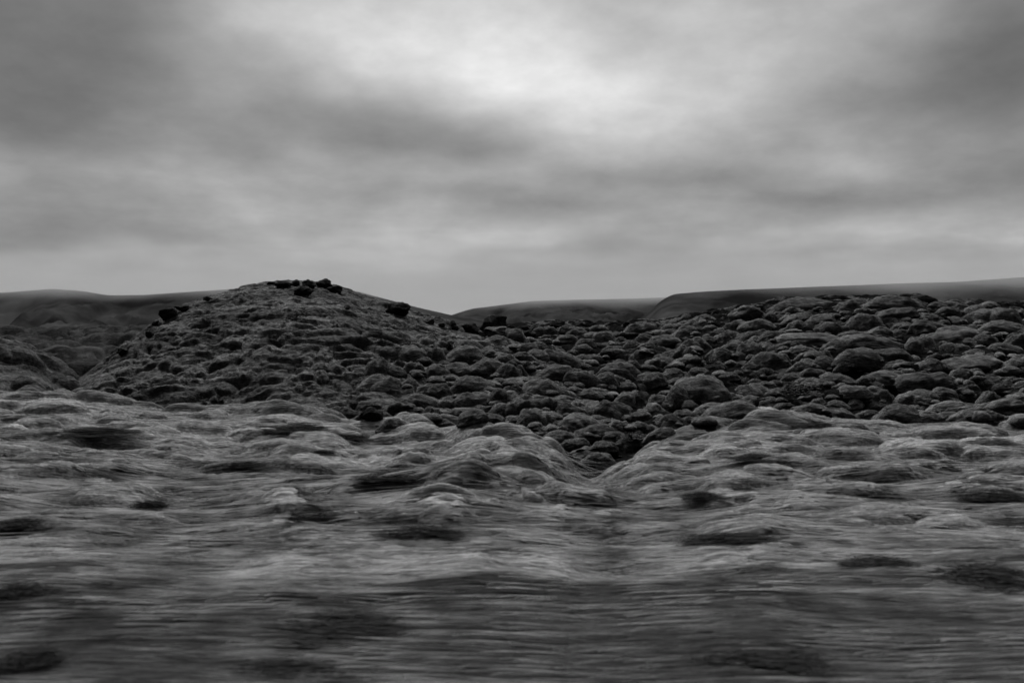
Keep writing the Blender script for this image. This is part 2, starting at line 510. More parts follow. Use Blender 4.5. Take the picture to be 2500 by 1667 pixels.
def cushion_mesh(name, k, sub=ICO5, skirt=1.0):
    rnd = random.Random(900 + k)
    v, f = sub
    # lobes: balls that all hold the origin, taken together along every direction
    r = np.full(len(v), 0.0)
    nl = rnd.choice((4, 5, 6, 7))
    for i in range(nl):
        c = np.array([rnd.uniform(-0.55, 0.55), rnd.uniform(-0.4, 0.4), rnd.uniform(-0.1, 0.3)])
        rad = rnd.uniform(0.5, 0.85) + 0.2 * (i == 0)
        if np.dot(c, c) > rad * rad * 0.8:
            c *= 0.6
        b = v @ c
        r = np.maximum(r, b + np.sqrt(np.maximum(b * b - (c @ c) + rad * rad, 0)))
    P = v * r[:, None]
    off = Vector((k * 7.7, 3.1, -k * 2.3))
    nz = np.array([mn.fractal(Vector(p) * 1.3 + off, 1.0, 2.1, 2) for p in v])
    nf = np.array([mn.fractal(Vector((p[0] * 4, p[1] * 4, p[2] * 6.5)) + off, 0.6, 2.2, 3) for p in P])
    P = P * (1 + 0.15 * nz + 0.028 * nf)[:, None]
    z = P[:, 2]
    P[:, 2] = np.where(z < 0, z * 0.55, z)
    lo, hi = P.min(0), P.max(0)
    P[:, 0] = (P[:, 0] - (lo[0] + hi[0]) / 2) / (hi[0] - lo[0])
    P[:, 1] = (P[:, 1] - (lo[1] + hi[1]) / 2) / (hi[1] - lo[1])
    P[:, 2] = (P[:, 2] - lo[2]) / (hi[2] - lo[2])
    # the moss skirt runs out over its neighbours uphill and to the sides; only the front hangs free
    t = np.clip(1 - P[:, 2] / 0.75, 0, 1)
    fl = skirt * t ** 1.3 * sstep(-0.4, 0.15, P[:, 1])
    P[:, 0] *= 1 + 0.55 * fl * (1 + 0.5 * np.sin(P[:, 1] * 9 + k))
    P[:, 1] = np.where(P[:, 1] > 0, P[:, 1] * (1 + 0.9 * fl), P[:, 1])
    P[:, 0] += 0.18 * P[:, 1] * rnd.choice((-1, 1))
    lump = np.array([mn.fractal(Vector((p[0] * 5, p[1] * 5, p[2] * 3)) + off, 1.0, 2.0, 2) for p in P])
    P[:, 2] += 0.05 * lump * np.clip(P[:, 2] * 3, 0, 1)
    return make_mesh(name, P, f)


CUSH = [cushion_mesh('moss_cushion', k) for k in range(22)]
for m in CUSH:
    m.materials.append(MOSS_CUSH)
CUSH_P = [m.copy() for m in CUSH[:8]]
for m in CUSH_P:
    m.materials.clear(); m.materials.append(MOSS_PALE)

C3 = (1660, 620, 2.8); C2 = (830, 620, 2.8); C1 = (0, 620, 2.8)
raw3 = [(885, 345, 370, 90), (1180, 350, 230, 80), (1480, 340, 370, 100), (760, 395, 110, 60), (830, 435, 200, 70), (980, 445, 220, 70), (1270, 475, 260, 130), (1490, 405, 200, 70),
        (540, 490, 210, 85), (380, 485, 150, 60), (290, 570, 100, 70), (520, 560, 140, 75), (640, 560, 170, 70), (790, 490, 150, 70),
        (900, 580, 360, 75), (1050, 520, 200, 100), (1290, 600, 330, 95), (1640, 620, 180, 110), (1850, 560, 380, 110), (2220, 500, 300, 85),
        (2310, 585, 160, 90), (1950, 600, 120, 50), (2210, 655, 200, 75), (370, 630, 160, 60), (300, 690, 180, 85), (490, 660, 160, 110),
        (630, 720, 260, 110), (1070, 640, 180, 100), (990, 690, 80, 60), (1220, 700, 330, 110), (1430, 690, 220, 80), (860, 750, 160, 60),
        (920, 815, 180, 60), (1085, 860, 180, 75), (1330, 795, 240, 60), (1450, 855, 330, 95), (1650, 870, 370, 115), (1980, 740, 350, 95),
        (2330, 750, 200, 110), (2180, 895, 230, 85), (1340, 965, 200, 105), (1180, 940, 220, 80), (140, 930, 310, 165), (340, 995, 140, 80),
        (490, 930, 210, 85), (470, 1005, 150, 70), (600, 1010, 140, 60), (1070, 1030, 150, 60), (1800, 950, 150, 65), (2110, 985, 100, 85),
        (1850, 1055, 240, 85), (2010, 1095, 230, 80), (2270, 1020, 220, 70), (2140, 1115, 130, 50), (2310, 1085, 180, 65), (1700, 1115, 200, 70),
        (1290, 1090, 120, 45), (900, 1055, 200, 60), (230, 1045, 150, 50), (100, 610, 150, 80), (60, 530, 170, 80), (180, 440, 130, 50),
        (40, 660, 110, 70), (130, 800, 120, 50), (1700, 500, 220, 80), (2000, 380, 170, 60), (1760, 360, 130, 50), (2140, 350, 150, 45)]
raw2 = [(840, 690, 200, 110), (640, 690, 130, 95), (430, 690, 280, 130), (270, 780, 140, 110), (380, 800, 120, 75), (510, 775, 100, 70),
        (290, 890, 260, 120), (470, 890, 110, 65), (640, 940, 200, 100), (780, 795, 200, 90), (650, 800, 180, 90), (990, 770, 190, 105),
        (1150, 810, 170, 110), (1380, 920, 240, 120), (1330, 695, 180, 75), (1480, 715, 260, 95), (1700, 720, 170, 65), (1640, 850, 190, 95),
        (1810, 850, 130, 85), (1900, 800, 220, 110), (2130, 860, 180, 95), (1060, 600, 200, 75), (1250, 645, 180, 75), (1680, 605, 110, 55),
        (1920, 590, 90, 45), (2000, 620, 100, 55), (2110, 630, 80, 50), (2200, 740, 180, 75), (920, 1000, 250, 95), (1090, 970, 110, 85),
        (1190, 1000, 90, 80), (1290, 1030, 190, 115), (1430, 1030, 110, 90), (1530, 960, 140, 65), (1130, 1070, 160, 100), (1360, 1130, 240, 130),
        (1560, 1065, 160, 90), (1650, 1150, 260, 105), (1680, 960, 160, 55), (1880, 1080, 230, 130), (1990, 990, 190, 95), (920, 1110, 170, 80),
        (640, 1080, 120, 75), (360, 1170, 130, 80), (680, 1160, 160, 60), (1740, 1215, 290, 85), (1920, 1180, 110, 60), (2080, 1180, 170, 55),
        (1600, 1295, 170, 65), (1690, 1365, 200, 75), (1810, 1320, 150, 70), (1760, 1405, 150, 80), (2010, 1265, 150, 65), (2260, 1140, 170, 85),
        (2190, 1020, 130, 105), (2310, 960, 130, 120) , (1240, 700, 150, 60), (1560, 580, 130, 50)]
raw1 = [] and [(770, 960, 110, 90), (1180, 1000, 180, 85), (1320, 955, 160, 130), (1050, 970, 130, 80), (1870, 905, 170, 130), (1560, 570, 120, 60),
        (1280, 610, 190, 70), (1470, 640, 300, 110), (1870, 690, 140, 80), (2200, 715, 170, 80), (2290, 600, 130, 80), (1740, 660, 200, 60)]
cushions = []          # px, py, w, h in survey pixels
for r in raw3: cushions.append(P25(*C3, r))
for r in raw2: cushions.append(P25(*C2, r))
for r in raw1: cushions.append(P25(*C1, r))
n_manual = len(cushions)

rf = random.Random(77)
tries = 0
while len(cushions) < 296 and tries < 60000:
    tries += 1
    px = rf.uniform(930, 2400); py = rf.uniform(700, 1010)
    if px < 1330 and py > 745 + (px - 930) * 0.3 + 200: continue
    if py < T_s_p(px) + 4: continue
    if py > T_crest_p(px) - 3: continue
    D, z = cast(px, py)
    if D < 22: continue
    w = min(1.7, max(0.42, rf.lognormvariate(-0.25, 0.38))) * F / D
    h = w * rf.uniform(0.32, 0.5)
    ok = True
    for (a, b, c, d) in cushions:
        if ((px - a) / (0.5 * (w + c))) ** 2 + ((py - b) / (0.5 * (h + d))) ** 2 < 0.55:
            ok = False; break
    if ok: cushions.append((px, py, w, h))

placed = []
for i, (px, py, w, h) in enumerate(cushions):
    D, z = cast(px, py + 0.3 * h)
    W = w * D / F * 1.28; H = h * D / F * 1.38; dep = W * rf.uniform(0.62, 0.9)
    dep = max(dep, H * 1.1)
    Yc = D + dep * 0.22
    me = CUSH[rf.randrange(len(CUSH))]; sink = 0.36
    blend = T_crest_p(px) - py
    if blend < 2 or (blend < 42 and rf.random() < 0.4):
        me = CUSH_P[rf.randrange(len(CUSH_P))]; sink = 0.4; H *= 1.05; W *= 1.15
    o = link('moss_cushion', me, None, cat='moss cushion')
    o.location = ((px - CX) / F * Yc, Yc, elev(py + 0.5 * h, D) - sink * H)
    o.scale = (W * rf.choice((-1, 1)), dep, H * 1.15)
    o.rotation_euler = (rf.uniform(-0.1, 0.1), rf.uniform(-0.16, 0.16), rf.uniform(-0.35, 0.35))
    placed.append((o, px, py, W))

# ---- labels for the cushions: size, shape, row and order within the place where they lie
ORD = ['first', 'second', 'third', 'fourth', 'fifth', 'sixth', 'seventh', 'eighth', 'ninth', 'tenth', 'eleventh', 'twelfth',
       'thirteenth', 'fourteenth', 'fifteenth', 'sixteenth', 'seventeenth', 'eighteenth', 'nineteenth', 'twentieth']


def zone(px, py):
    if py > T_crest_p(px) - 4 and px < 1500: return 'left of the gully' if px < 1345 else 'in the gully mouth'
    if px < 900: return 'on the face of the big mound'
    if px < 1110: return "on the mound's right shoulder"
    if px < 1330: return 'in the saddle behind the gully'
    if px < 1560: return 'straight above the gully'
    if px < 1760: return 'below the round ridge boulder'
    if px < 1960: return 'in mid right slope'
    if px < 2160: return 'under the right ridge crest'
    return 'at the right border'


cells = {}
for rec in placed:
    o, px, py, W = rec
    row = int((py - 690) // 42)
    cells.setdefault((zone(px, py), row), []).append(rec)
rows_of = {}
for (zn, row) in cells: rows_of.setdefault(zn, []).append(row)
for (zn, row), recs in cells.items():
    recs.sort(key=lambda r: r[1])
    rr = sorted(rows_of[zn]); k = rr.index(row)
    rn = 'top row' if k == 0 else 'bottom row' if k == len(rr) - 1 else ORD[k] + ' row down'
    for i, (o, px, py, W) in enumerate(recs):
        sz = 'small' if W < 0.75 else 'large' if W > 1.35 else 'medium'
        pos = 'alone in the' if len(recs) == 1 else ('leftmost of the' if i == 0 else 'rightmost of the' if i == len(recs) - 1 else ORD[i] + ' from left, ')
        lab = f"{sz} moss cushion {zn}, {pos} {rn}".replace('  ', ' ').replace(',  ', ', ')
        o['label'] = lab
        o['group'] = 'moss cushions ' + zn

# the countless smaller lumps and rubble between them, one object
vs, fs, nv = [], [], 0
small = [cushion_mesh('rubble_shape', 40 + k, ICO3, 0.25) for k in range(6)]
sv = []
for m in small:
    a = np.empty(len(m.vertices) * 3, np.float32); m.vertices.foreach_get('co', a); sv.append(a.reshape(-1, 3))
for m in small: bpy.data.meshes.remove(m)
f3 = ICO3[1]
for i in range(450):
    px = rf.uniform(930, 2500); py = rf.uniform(T_s_p(px) + 2, min(1010, T_crest_p(px)))
    D, z = cast(px, py)
    if D < 21: continue
    w = rf.uniform(0.2, 0.7); h = w * rf.uniform(0.3, 0.55); a = rf.uniform(0, 6.28)
    s = sv[rf.randrange(6)] * np.array([w, w * rf.uniform(0.7, 1), h])
    c, q = math.cos(a), math.sin(a)
    s = np.stack([s[:, 0] * c - s[:, 1] * q, s[:, 0] * q + s[:, 1] * c, s[:, 2]], -1)
    s = s + np.array([(px - CX) / F * D, D, z - h * rf.uniform(0.2, 0.5)])
    vs.append(s); fs.append(f3 + nv); nv += len(s)
link('lava_rubble', make_mesh('lava_rubble', np.concatenate(vs), np.concatenate(fs)), MOSS_CUSH, 'small broken mossy lava lumps filling the gaps of the slope', 'rubble', kind='stuff')


# ------------------------------------------------------------------ bare lava boulders
def boulder_mesh(name, k):
    v, f = ICO4
    rnd = random.Random(300 + k)
    P = v.copy()
    for i in range(16):                       # chisel flat breaks
        n = Vector((rnd.gauss(0, 1), rnd.gauss(0, 1), rnd.gauss(0, 0.8))).normalized()
        d = rnd.uniform(0.62, 0.92); n = np.array(n)
        ov = P @ n - d
        P = P - np.where(ov > 0, ov * 0.9, 0)[:, None] * n
    off = Vector((k * 5.3, k * 1.7, 2.0))
    nz = np.array([mn.hetero_terrain(Vector(p) * 1.8 + off, 0.6, 2.2, 5, 0.3) for p in v])
    nz = (nz - nz.mean()) / (nz.std() + 1e-6)
    nf = np.array([mn.fractal(Vector(p) * 6 + off, 0.5, 2.2, 3) for p in v])
    P = P * (1 + 0.065 * nz + 0.06 * nf)[:, None]
    lo, hi = P.min(0), P.max(0)
    return make_mesh(name, (P - (lo + hi) / 2) / (hi - lo), f)


C5 = (560, 660, 7.84); C6 = (900, 700, 5.88)
B = [
    (C5, (1040, 270, 320, 110), 'long flat black lava slab on top of the big mound', 'rock'),
    (C5, (1265, 245, 160, 110), 'black lava knob at the right end of the summit slab', 'rock'),
    (C5, (1530, 275, 245, 150), 'round black boulder on the mound top, left of the tallest one', 'rock'),
    (C5, (1815, 260, 285, 165), 'tallest black boulder standing on the mound top against the sky', 'rock'),
    (C5, (2015, 372, 265, 135), 'smaller black boulder lowest of the summit boulders on the right', 'rock'),
    (C5, (1420, 410, 330, 170), 'jagged dark rock lying just below the summit boulders', 'rock'),
    (C5, (800, 248, 140, 60), 'low dark rock left of the long slab on the summit', 'rock'),
    (C6, (415, 315, 390, 215), 'big solitary black boulder on the right shoulder of the mound', 'rock'),
    (C6, (1470, 605, 240, 135), 'round dark boulder between the pinnacle and the large split boulder', 'rock'),
    (C6, (1790, 555, 350, 230), 'large split dark boulder at the foot of the mound shoulder', 'rock'),
    (C6, (1820, 645, 330, 110), 'mossy lava block leaning on the front of the large split boulder', 'rock'),
    (C6, (1208, 550, 85, 110), 'thin black lava pinnacle standing between two boulders on the shoulder', 'rock'),
    (C6, (1240, 595, 110, 55), 'small dark stone at the foot of the black pinnacle', 'rock'),
    (C6, (1050, 545, 110, 60), 'small rounded stone on the shoulder, left of the pinnacle', 'rock'),
    (C6, (870, 490, 160, 90), 'low mossy rock on the shoulder below the solitary boulder', 'rock'),
    (C6, (2040, 585, 130, 60), 'small dark stone on the skyline right of the split boulder', 'rock'),
    (C6, (2270, 690, 260, 90), 'flat dark rock on the slope right of the split boulder', 'rock'),
    (C6, (1165, 850, 80, 110), 'upright black stone among the cushions below the pinnacle', 'rock'),
    (C1, (1150, 405, 150, 100), 'craggy black outcrop jutting from the left flank of the mound', 'rock'),
    (C1, (1250, 368, 140, 60), 'dark rock behind the craggy outcrop on the left flank', 'rock'),
    (C1, (1070, 472, 70, 45), 'small dark rock under the craggy outcrop on the left flank', 'rock'),
    (C1, (1020, 545, 80, 50), 'dark stone on the steep left edge below the outcrop', 'rock'),
    (C1, (1420, 303, 95, 36), 'small dark rock on the upper left edge of the mound', 'rock'),
    (C1, (840, 665, 90, 60), 'dark rock halfway down the left edge of the mound', 'rock'),
    (C2, (1485, 482, 110, 60), 'pointed black rock on the middle skyline', 'rock'),
    (C2, (1962, 478, 55, 40), 'small black stone on the skyline left of the right ridge', 'rock'),
    (C2, (1580, 518, 70, 30), 'tiny dark stone beside the pointed rock on the skyline', 'rock'),
    (C2, (1270, 502, 60, 28), 'tiny dark stone on the skyline right of the mound', 'rock'),
    (C2, (210, 1090, 170, 105), 'dark lava block at the foot of the mound by the pale foreground', 'rock'),
    (C3, (455, 408, 255, 125), 'big round mossy boulder at the left end of the right ridge', 'boulder'),
]
for k, (cr, c, lab, cat) in enumerate(B):
    px, py, w, h = P25(*cr, c)
    D, z = cast(px, py + 0.5 * h)
    big = cr is C5 or (cr is C6 and c[0] > 1100)
    if cr is C1: w *= 0.85; h *= 0.85
    W = w * D / F * (1.15 if big else 1.02); H = h * D / F * (1.42 if big else 1.15)
    dep = max(H * 0.9, W * 0.7)
    me = boulder_mesh('lava_boulder', k)
    mossy = 'moss' in lab
    o = link('lava_boulder', me, MOSS_CUSH if mossy else ROCK, lab, cat)
    Yc = D + dep * 0.25
    o.location = ((px - CX) / F * Yc, Yc, elev(py + (0.02 if big else 0.1) * h, Yc))
    o.scale = (W, dep, H)
    o.rotation_euler = (0, random.uniform(-0.06, 0.06), random.uniform(-0.3, 0.3))


# ------------------------------------------------------------------ dark twig tufts in the pale foreground
def tuft_mesh(name, k, n=2600):
    """A ragged mat of short twigs lying over with the wind, thinning out at its rim."""
    r = np.random.default_rng(500 + k)
    m = 40
    cx_, cy_ = np.clip(r.normal(-0.1, 0.27, m), -0.6, 0.5), np.clip(r.normal(0, 0.24, m), -0.5, 0.5)
    ch = r.uniform(0.35, 1, m) * np.exp(-2.5 * (cx_ ** 2 + cy_ ** 2))
    i = r.integers(0, m, n)
    b = np.stack([cx_[i] + r.normal(0, 0.12, n), cy_[i] + r.normal(0, 0.10, n), ch[i] * r.uniform(0, 0.85, n)], -1)
    d = np.stack([1.0 + r.normal(0, 0.35, n), r.normal(0, 0.22, n), 0.06 + r.normal(0, 0.16, n)], -1)
    d /= np.linalg.norm(d, axis=1, keepdims=True)
    ln = r.uniform(0.08, 0.34, n)[:, None]; wd = r.uniform(0.006, 0.014, n)[:, None]
    s = np.cross(d, r.normal(0, 1, (n, 3))); s /= np.linalg.norm(s, axis=1, keepdims=True)
    V = np.stack([b - s * wd, b + s * wd, b + d * ln * 0.6 + s * wd * 0.8, b + d * ln - s * wd * 0.2], 1).reshape(-1, 3)
    return make_mesh(name, V, np.arange(n * 4).reshape(-1, 4), False)


TUFT = [tuft_mesh('twig_tuft', k) for k in range(6)]
for m in TUFT: m.materials.append(DARK_TWIG)
tufts = [(335, 1150, 70, 50, 'upright dark twig tuft standing alone in the left foreground'),
         (565, 1058, 100, 30, 'low oval dark twig tuft in front of the big mound'),
         (735, 1173, 95, 42, 'round dark twig tuft in the middle left foreground'),
         (45, 1195, 95, 36, 'dark twig tuft at the left border of the foreground'),
         (190, 985, 190, 34, 'wide dark twig patch on the pale bank at the far left'),
         (660, 975, 120, 40, 'dark twig hummock on the crest in front of the mound'),
         (790, 996, 80, 26, 'small dark twig tuft right of the crest hummock'),
         (735, 1030, 48, 26, 'tiny dark twig tuft between mound and foreground'),
         (915, 1088, 120, 36, 'dark twig hummock left of the gully tongue'),
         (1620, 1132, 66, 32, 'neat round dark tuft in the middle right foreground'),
         (1740, 1046, 90, 30, 'dark twig tuft below the pale right bank'),
         (1880, 970, 60, 30, 'dark twig tuft on the crest of the right bank'),
         (970, 1210, 140, 34, 'long dark twig tuft in the middle of the foreground'),
         (1700, 1228, 170, 44, 'broad dark twig patch in the right middle foreground'),
         (2040, 1290, 120, 34, 'dark twig tuft in the right foreground'),
         (30, 1350, 110, 54, 'large dark twig clump at the lower left border'),
         (2280, 1315, 190, 60, 'large dark twig patch at the right border'),
         (720, 1432, 260, 56, 'very wide dark twig patch in the lower left foreground'),
         (2290, 1130, 110, 34, 'dark twig patch on the right bank near the border'),
         (1780, 1508, 190, 46, 'dark twig patch at the bottom right of the foreground'),
         (50, 1505, 120, 80, 'biggest dark twig clump in the bottom left corner'),
         (640, 1530, 180, 46, 'dark twig patch at the bottom edge, left of centre')]
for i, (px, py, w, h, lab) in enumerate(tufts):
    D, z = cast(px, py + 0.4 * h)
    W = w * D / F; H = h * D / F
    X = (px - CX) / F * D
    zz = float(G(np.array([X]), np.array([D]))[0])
    o = link('twig_tuft', TUFT[i % 6], None, lab, 'heath tuft', 'dark twig tufts in the pale foreground')
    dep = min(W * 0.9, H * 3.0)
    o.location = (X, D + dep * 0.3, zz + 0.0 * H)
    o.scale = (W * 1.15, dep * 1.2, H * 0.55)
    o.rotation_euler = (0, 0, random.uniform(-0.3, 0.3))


# ------------------------------------------------------------------ creeping willow shrubs among the moss
def shrub_mesh(name, k, n=520):
    r = np.random.default_rng(700 + k)
    a = r.uniform(0, 2 * np.pi, n); q = r.uniform(0, 1, n) ** 0.6
    c = np.stack([0.5 * q * np.cos(a), 0.5 * q * np.sin(a), r.uniform(0.05, 1, n) * (1 - 0.6 * q ** 2)], -1)
    d = r.normal(0, 1, (n, 3)); d[:, 2] = np.abs(d[:, 2]) * 0.7; d /= np.linalg.norm(d, axis=1, keepdims=True)
    s = np.cross(d, r.normal(0, 1, (n, 3))); s /= np.linalg.norm(s, axis=1, keepdims=True)
    ln = r.uniform(0.05, 0.11, n)[:, None]; wd = ln * 0.3
    V = np.stack([c, c + d * ln * 0.5 - s * wd, c + d * ln, c + d * ln * 0.5 + s * wd], 1).reshape(-1, 3)
    leaf = make_mesh('leaves', V, np.arange(n * 4).reshape(-1, 4), False)
    m = 70
    a = r.uniform(0, 2 * np.pi, m); q = r.uniform(0.2, 1, m)
    tip = np.stack([0.45 * q * np.cos(a), 0.45 * q * np.sin(a), 0.9 * (1 - 0.6 * q ** 2)], -1)
    b = np.stack([0.1 * np.cos(a), 0.1 * np.sin(a), np.zeros(m)], -1)
    e = np.array([0.006, 0, 0]); g = np.array([0, 0.006, 0])
    V = np.concatenate([np.stack([b - e, b + e, tip + e * 0.4, tip - e * 0.4], 1), np.stack([b - g, b + g, tip + g * 0.4, tip - g * 0.4], 1)]).reshape(-1, 3)
    twig = make_mesh('twigs', V, np.arange(len(V)).reshape(-1, 4), False)
    leaf.materials.append(LEAF); twig.materials.append(DARK_TWIG)
    return leaf, twig


shr = [(C5, (1250, 1000, 420, 200), 'patch of tiny leafy shrub high on the mound below the summit'),
       (C5, (650, 1130, 170, 90), 'small pale leafy shrub left of the shrub patch on the mound'),
       (C5, (2270, 800, 200, 160), 'leafy shrub patch on the right side of the mound top'),
       (C3, (820, 960, 330, 130), 'wide leafy shrub at the foot of the right slope'),
       (C3, (1770, 680, 200, 60), 'pale leafy shrub in the middle of the right slope'),
       (C3, (200, 750, 160, 100), 'leafy shrub in the dark hollow below the ridge boulder'),
       (C3, (1120, 790, 120, 50), 'small leafy shrub among cushions in the centre of the right slope'),
       (C3, (590, 830, 100, 60), 'small leafy shrub left of the centre of the right slope'),
       (C2, (2000, 1290, 220, 80), 'leafy shrub right of the gully mouth')]
for k, (cr, c, lab) in enumerate(shr):
    px, py, w, h = P25(*cr, c)
    D, z = cast(px, py + 0.4 * h)
    W = w * D / F; H = max(0.16, h * D / F * 0.7)
    lf, tw = shrub_mesh('willow', k)
    root = bpy.data.objects.new('leafy_shrub', None); COL.objects.link(root)
    root['label'] = lab; root['category'] = 'shrub'; root['group'] = 'leafy shrubs among the moss'
    root.location = ((px - CX) / F * D, D - 0.1, z + 0.22); root.scale = (W, W * 0.8, H)
    for nm, me in (('leaves', lf), ('twigs', tw)):
        ch = bpy.data.objects.new(nm, me); COL.objects.link(ch); ch.parent = root

# ------------------------------------------------------------------ long grass combed flat along the road by the wind
NB = 150000
r = np.random.default_rng(5)
inv = r.uniform(1 / 24.0, 1 / 5.6, NB)
D = 1 / inv
px = r.uniform(-250, 2600, NB)
X0 = (px - CX) / F * D
dens = fbm(X0 * 0.25, D * 0.5, 3) + 0.55
dens = dens * (0.06 + 0.80 * sstep(9.5, 14.5, D)) * (1 - 0.85 * sstep(15.5, 20, D))
keep = (r.uniform(0, 1, NB) < np.clip(dens, 0.05, 1)) & (D < T_crest_y(px) - 0.5)
X0, D = X0[keep], D[keep]
n = len(X0)
ln = r.uniform(0.35, 1.5, n); a = r.normal(0, 0.02, n); wd = r.uniform(0.002, 0.006, n) * (0.15 + 0.85 * sstep(7, 14, D) + D / 26)
K = 5
t = np.linspace(0, 1, K)[None, :]
xx = X0[:, None] + ln[:, None] * t * np.cos(a)[:, None]
yy = D[:, None] + ln[:, None] * t * np.sin(a)[:, None]
zg = G(xx, yy)
zz = 0.12 * zg + 0.88 * (zg[:, :1] * (1 - t) + zg[:, -1:] * t) + 0.008 + (r.uniform(0.002, 0.018, n)[:, None]) * np.sin(np.pi * np.clip(t * 1.05, 0, 1)) ** 0.7
zz[:, 0] -= 0.02
tilt = r.uniform(-0.5, 0.9, n)[:, None]
wp = wd[:, None] * (1 - 0.8 * t ** 2)
A = np.stack([xx, yy - wp * np.cos(tilt), zz - wp * np.sin(tilt)], -1)
Bv = np.stack([xx, yy + wp * np.cos(tilt), zz + wp * np.sin(tilt)], -1)
V = np.stack([A, Bv], 2).reshape(-1, 3)             # (n, K, 2)
base = (np.arange(n) * K * 2)[:, None]
kk = np.arange(K - 1)[None, :] * 2
Fq = np.stack([base + kk, base + kk + 1, base + kk + 3, base + kk + 2], -1).reshape(-1, 4)
link('grass', make_mesh('grass', V, Fq), STRAW, 'long bleached grass lying flat over the pale foreground moss', 'grass', kind='stuff')

# ------------------------------------------------------------------ low cloud lying on the hill tops
cm = bpy.data.materials.new('low_cloud'); cm.use_nodes = True
nt = cm.node_tree; N, L = nt.nodes, nt.links
N.remove(N['Principled BSDF'])
pv = N.new('ShaderNodeVolumePrincipled'); pv.inputs['Color'].default_value = (0.84, 0.84, 0.84, 1); pv.inputs['Anisotropy'].default_value = 0.0
tc = N.new('ShaderNodeTexCoord'); sp = N.new('ShaderNodeSeparateXYZ'); L.new(tc.outputs['Object'], sp.inputs[0])
nz = N.new('ShaderNodeTexNoise'); nz.inputs['Scale'].default_value = 0.005; nz.inputs['Detail'].default_value = 3
L.new(tc.outputs['Object'], nz.inputs['Vector'])
hz = N.new('ShaderNodeMath'); hz.operation = 'MULTIPLY_ADD'; hz.inputs[1].default_value = 40.0
L.new(nz.outputs['Fac'], hz.inputs[0]); L.new(sp.outputs[2], hz.inputs[2])
up = N.new('ShaderNodeMapRange'); up.interpolation_type = 'SMOOTHSTEP'
up.inputs['From Min'].default_value = 74; up.inputs['From Max'].default_value = 112; up.inputs['To Max'].default_value = 0.0026
L.new(hz.outputs[0], up.inputs['Value'])
dn = N.new('ShaderNodeMapRange'); dn.interpolation_type = 'SMOOTHSTEP'
dn.inputs['From Min'].default_value = 150; dn.inputs['From Max'].default_value = 100
L.new(hz.outputs[0], dn.inputs['Value'])
dm = N.new('ShaderNodeMath'); dm.operation = 'MULTIPLY'; L.new(up.outputs[0], dm.inputs[0]); L.new(dn.outputs[0], dm.inputs[1])
L.new(dm.outputs[0], pv.inputs['Density']); L.new(pv.outputs[0], N['Material Output'].inputs['Volume'])
bx = [(-3200, 1150, 45), (5200, 1150, 45), (5200, 3600, 45), (-3200, 3600, 45), (-3200, 1150, 205), (5200, 1150, 205), (5200, 3600, 205), (-3200, 3600, 205)]
link('low_cloud', make_mesh('low_cloud', bx, [(0, 3, 2, 1), (4, 5, 6, 7), (0, 1, 5, 4), (1, 2, 6, 5), (2, 3, 7, 6), (3, 0, 4, 7)], False), cm,
     'soft grey cloud bank resting on the far hill tops', 'cloud', kind='stuff')

# ------------------------------------------------------------------ sky: overcast over a daylight sky
w = bpy.data.worlds.new('World'); sc.world = w; w.use_nodes = True
nt = w.node_tree; N, L = nt.nodes, nt.links
bg = N['Background']


def val(x):
    return x


def math_node(op, a, b=None, c=None, clamp=False):
    nd = N.new('ShaderNodeMath'); nd.operation = op; nd.use_clamp = clamp
    for i, s in enumerate((a, b, c)):
        if s is None: continue
        if isinstance(s, (int, float)): nd.inputs[i].default_value = s
        else: L.new(s, nd.inputs[i])
    return nd.outputs[0]


tc = N.new('ShaderNodeTexCoord')
sepd = N.new('ShaderNodeSeparateXYZ'); L.new(tc.outputs['Generated'], sepd.inputs[0])
azm = math_node('ARCTAN2', sepd.outputs[0], sepd.outputs[1])
ele = math_node('ARCSINE', sepd.outputs[2])
# cloud sheet coordinates: look up through a flat deck, so clouds flatten towards the horizon
den = math_node('ADD', math_node('ABSOLUTE', sepd.outputs[2]), 0.30)
cx = math_node('DIVIDE', sepd.outputs[0], den); cy = math_node('DIVIDE', sepd.outputs[1], den)
comb = N.new('ShaderNodeCombineXYZ'); L.new(cx, comb.inputs[0]); L.new(cy, comb.inputs[1])


def noise(scale, detail, rough, off, dist=0.0, src=None):
    mp = N.new('ShaderNodeMapping'); mp.inputs['Location'].default_value = off
    L.new(src or comb.outputs[0], mp.inputs['Vector'])
    nd = N.new('ShaderNodeTexNoise'); nd.inputs['Scale'].default_value = scale; nd.inputs['Detail'].default_value = detail
    nd.inputs['Roughness'].default_value = rough; nd.inputs['Distortion'].default_value = dist
    L.new(mp.outputs[0], nd.inputs['Vector'])
    return math_node('SUBTRACT', nd.outputs['Fac'], 0.5)


w1 = noise(1.3, 3, 0.5, (3, 7, 0)); w2 = noise(1.3, 3, 0.5, (13, -5, 2))
wz = noise(3.0, 5, 0.52, (1, 2, 5), 0.0); wb = noise(1.1, 4, 0.5, (8, 3, 1), 0.4)
aw = math_node('MULTIPLY_ADD', w1, 0.30, azm)
ew = math_node('MULTIPLY_ADD', w2, 0.10, ele)


def pa(px): return math.atan((px - CX) / F)
def pe(py): return math.atan((HY - py) / F)


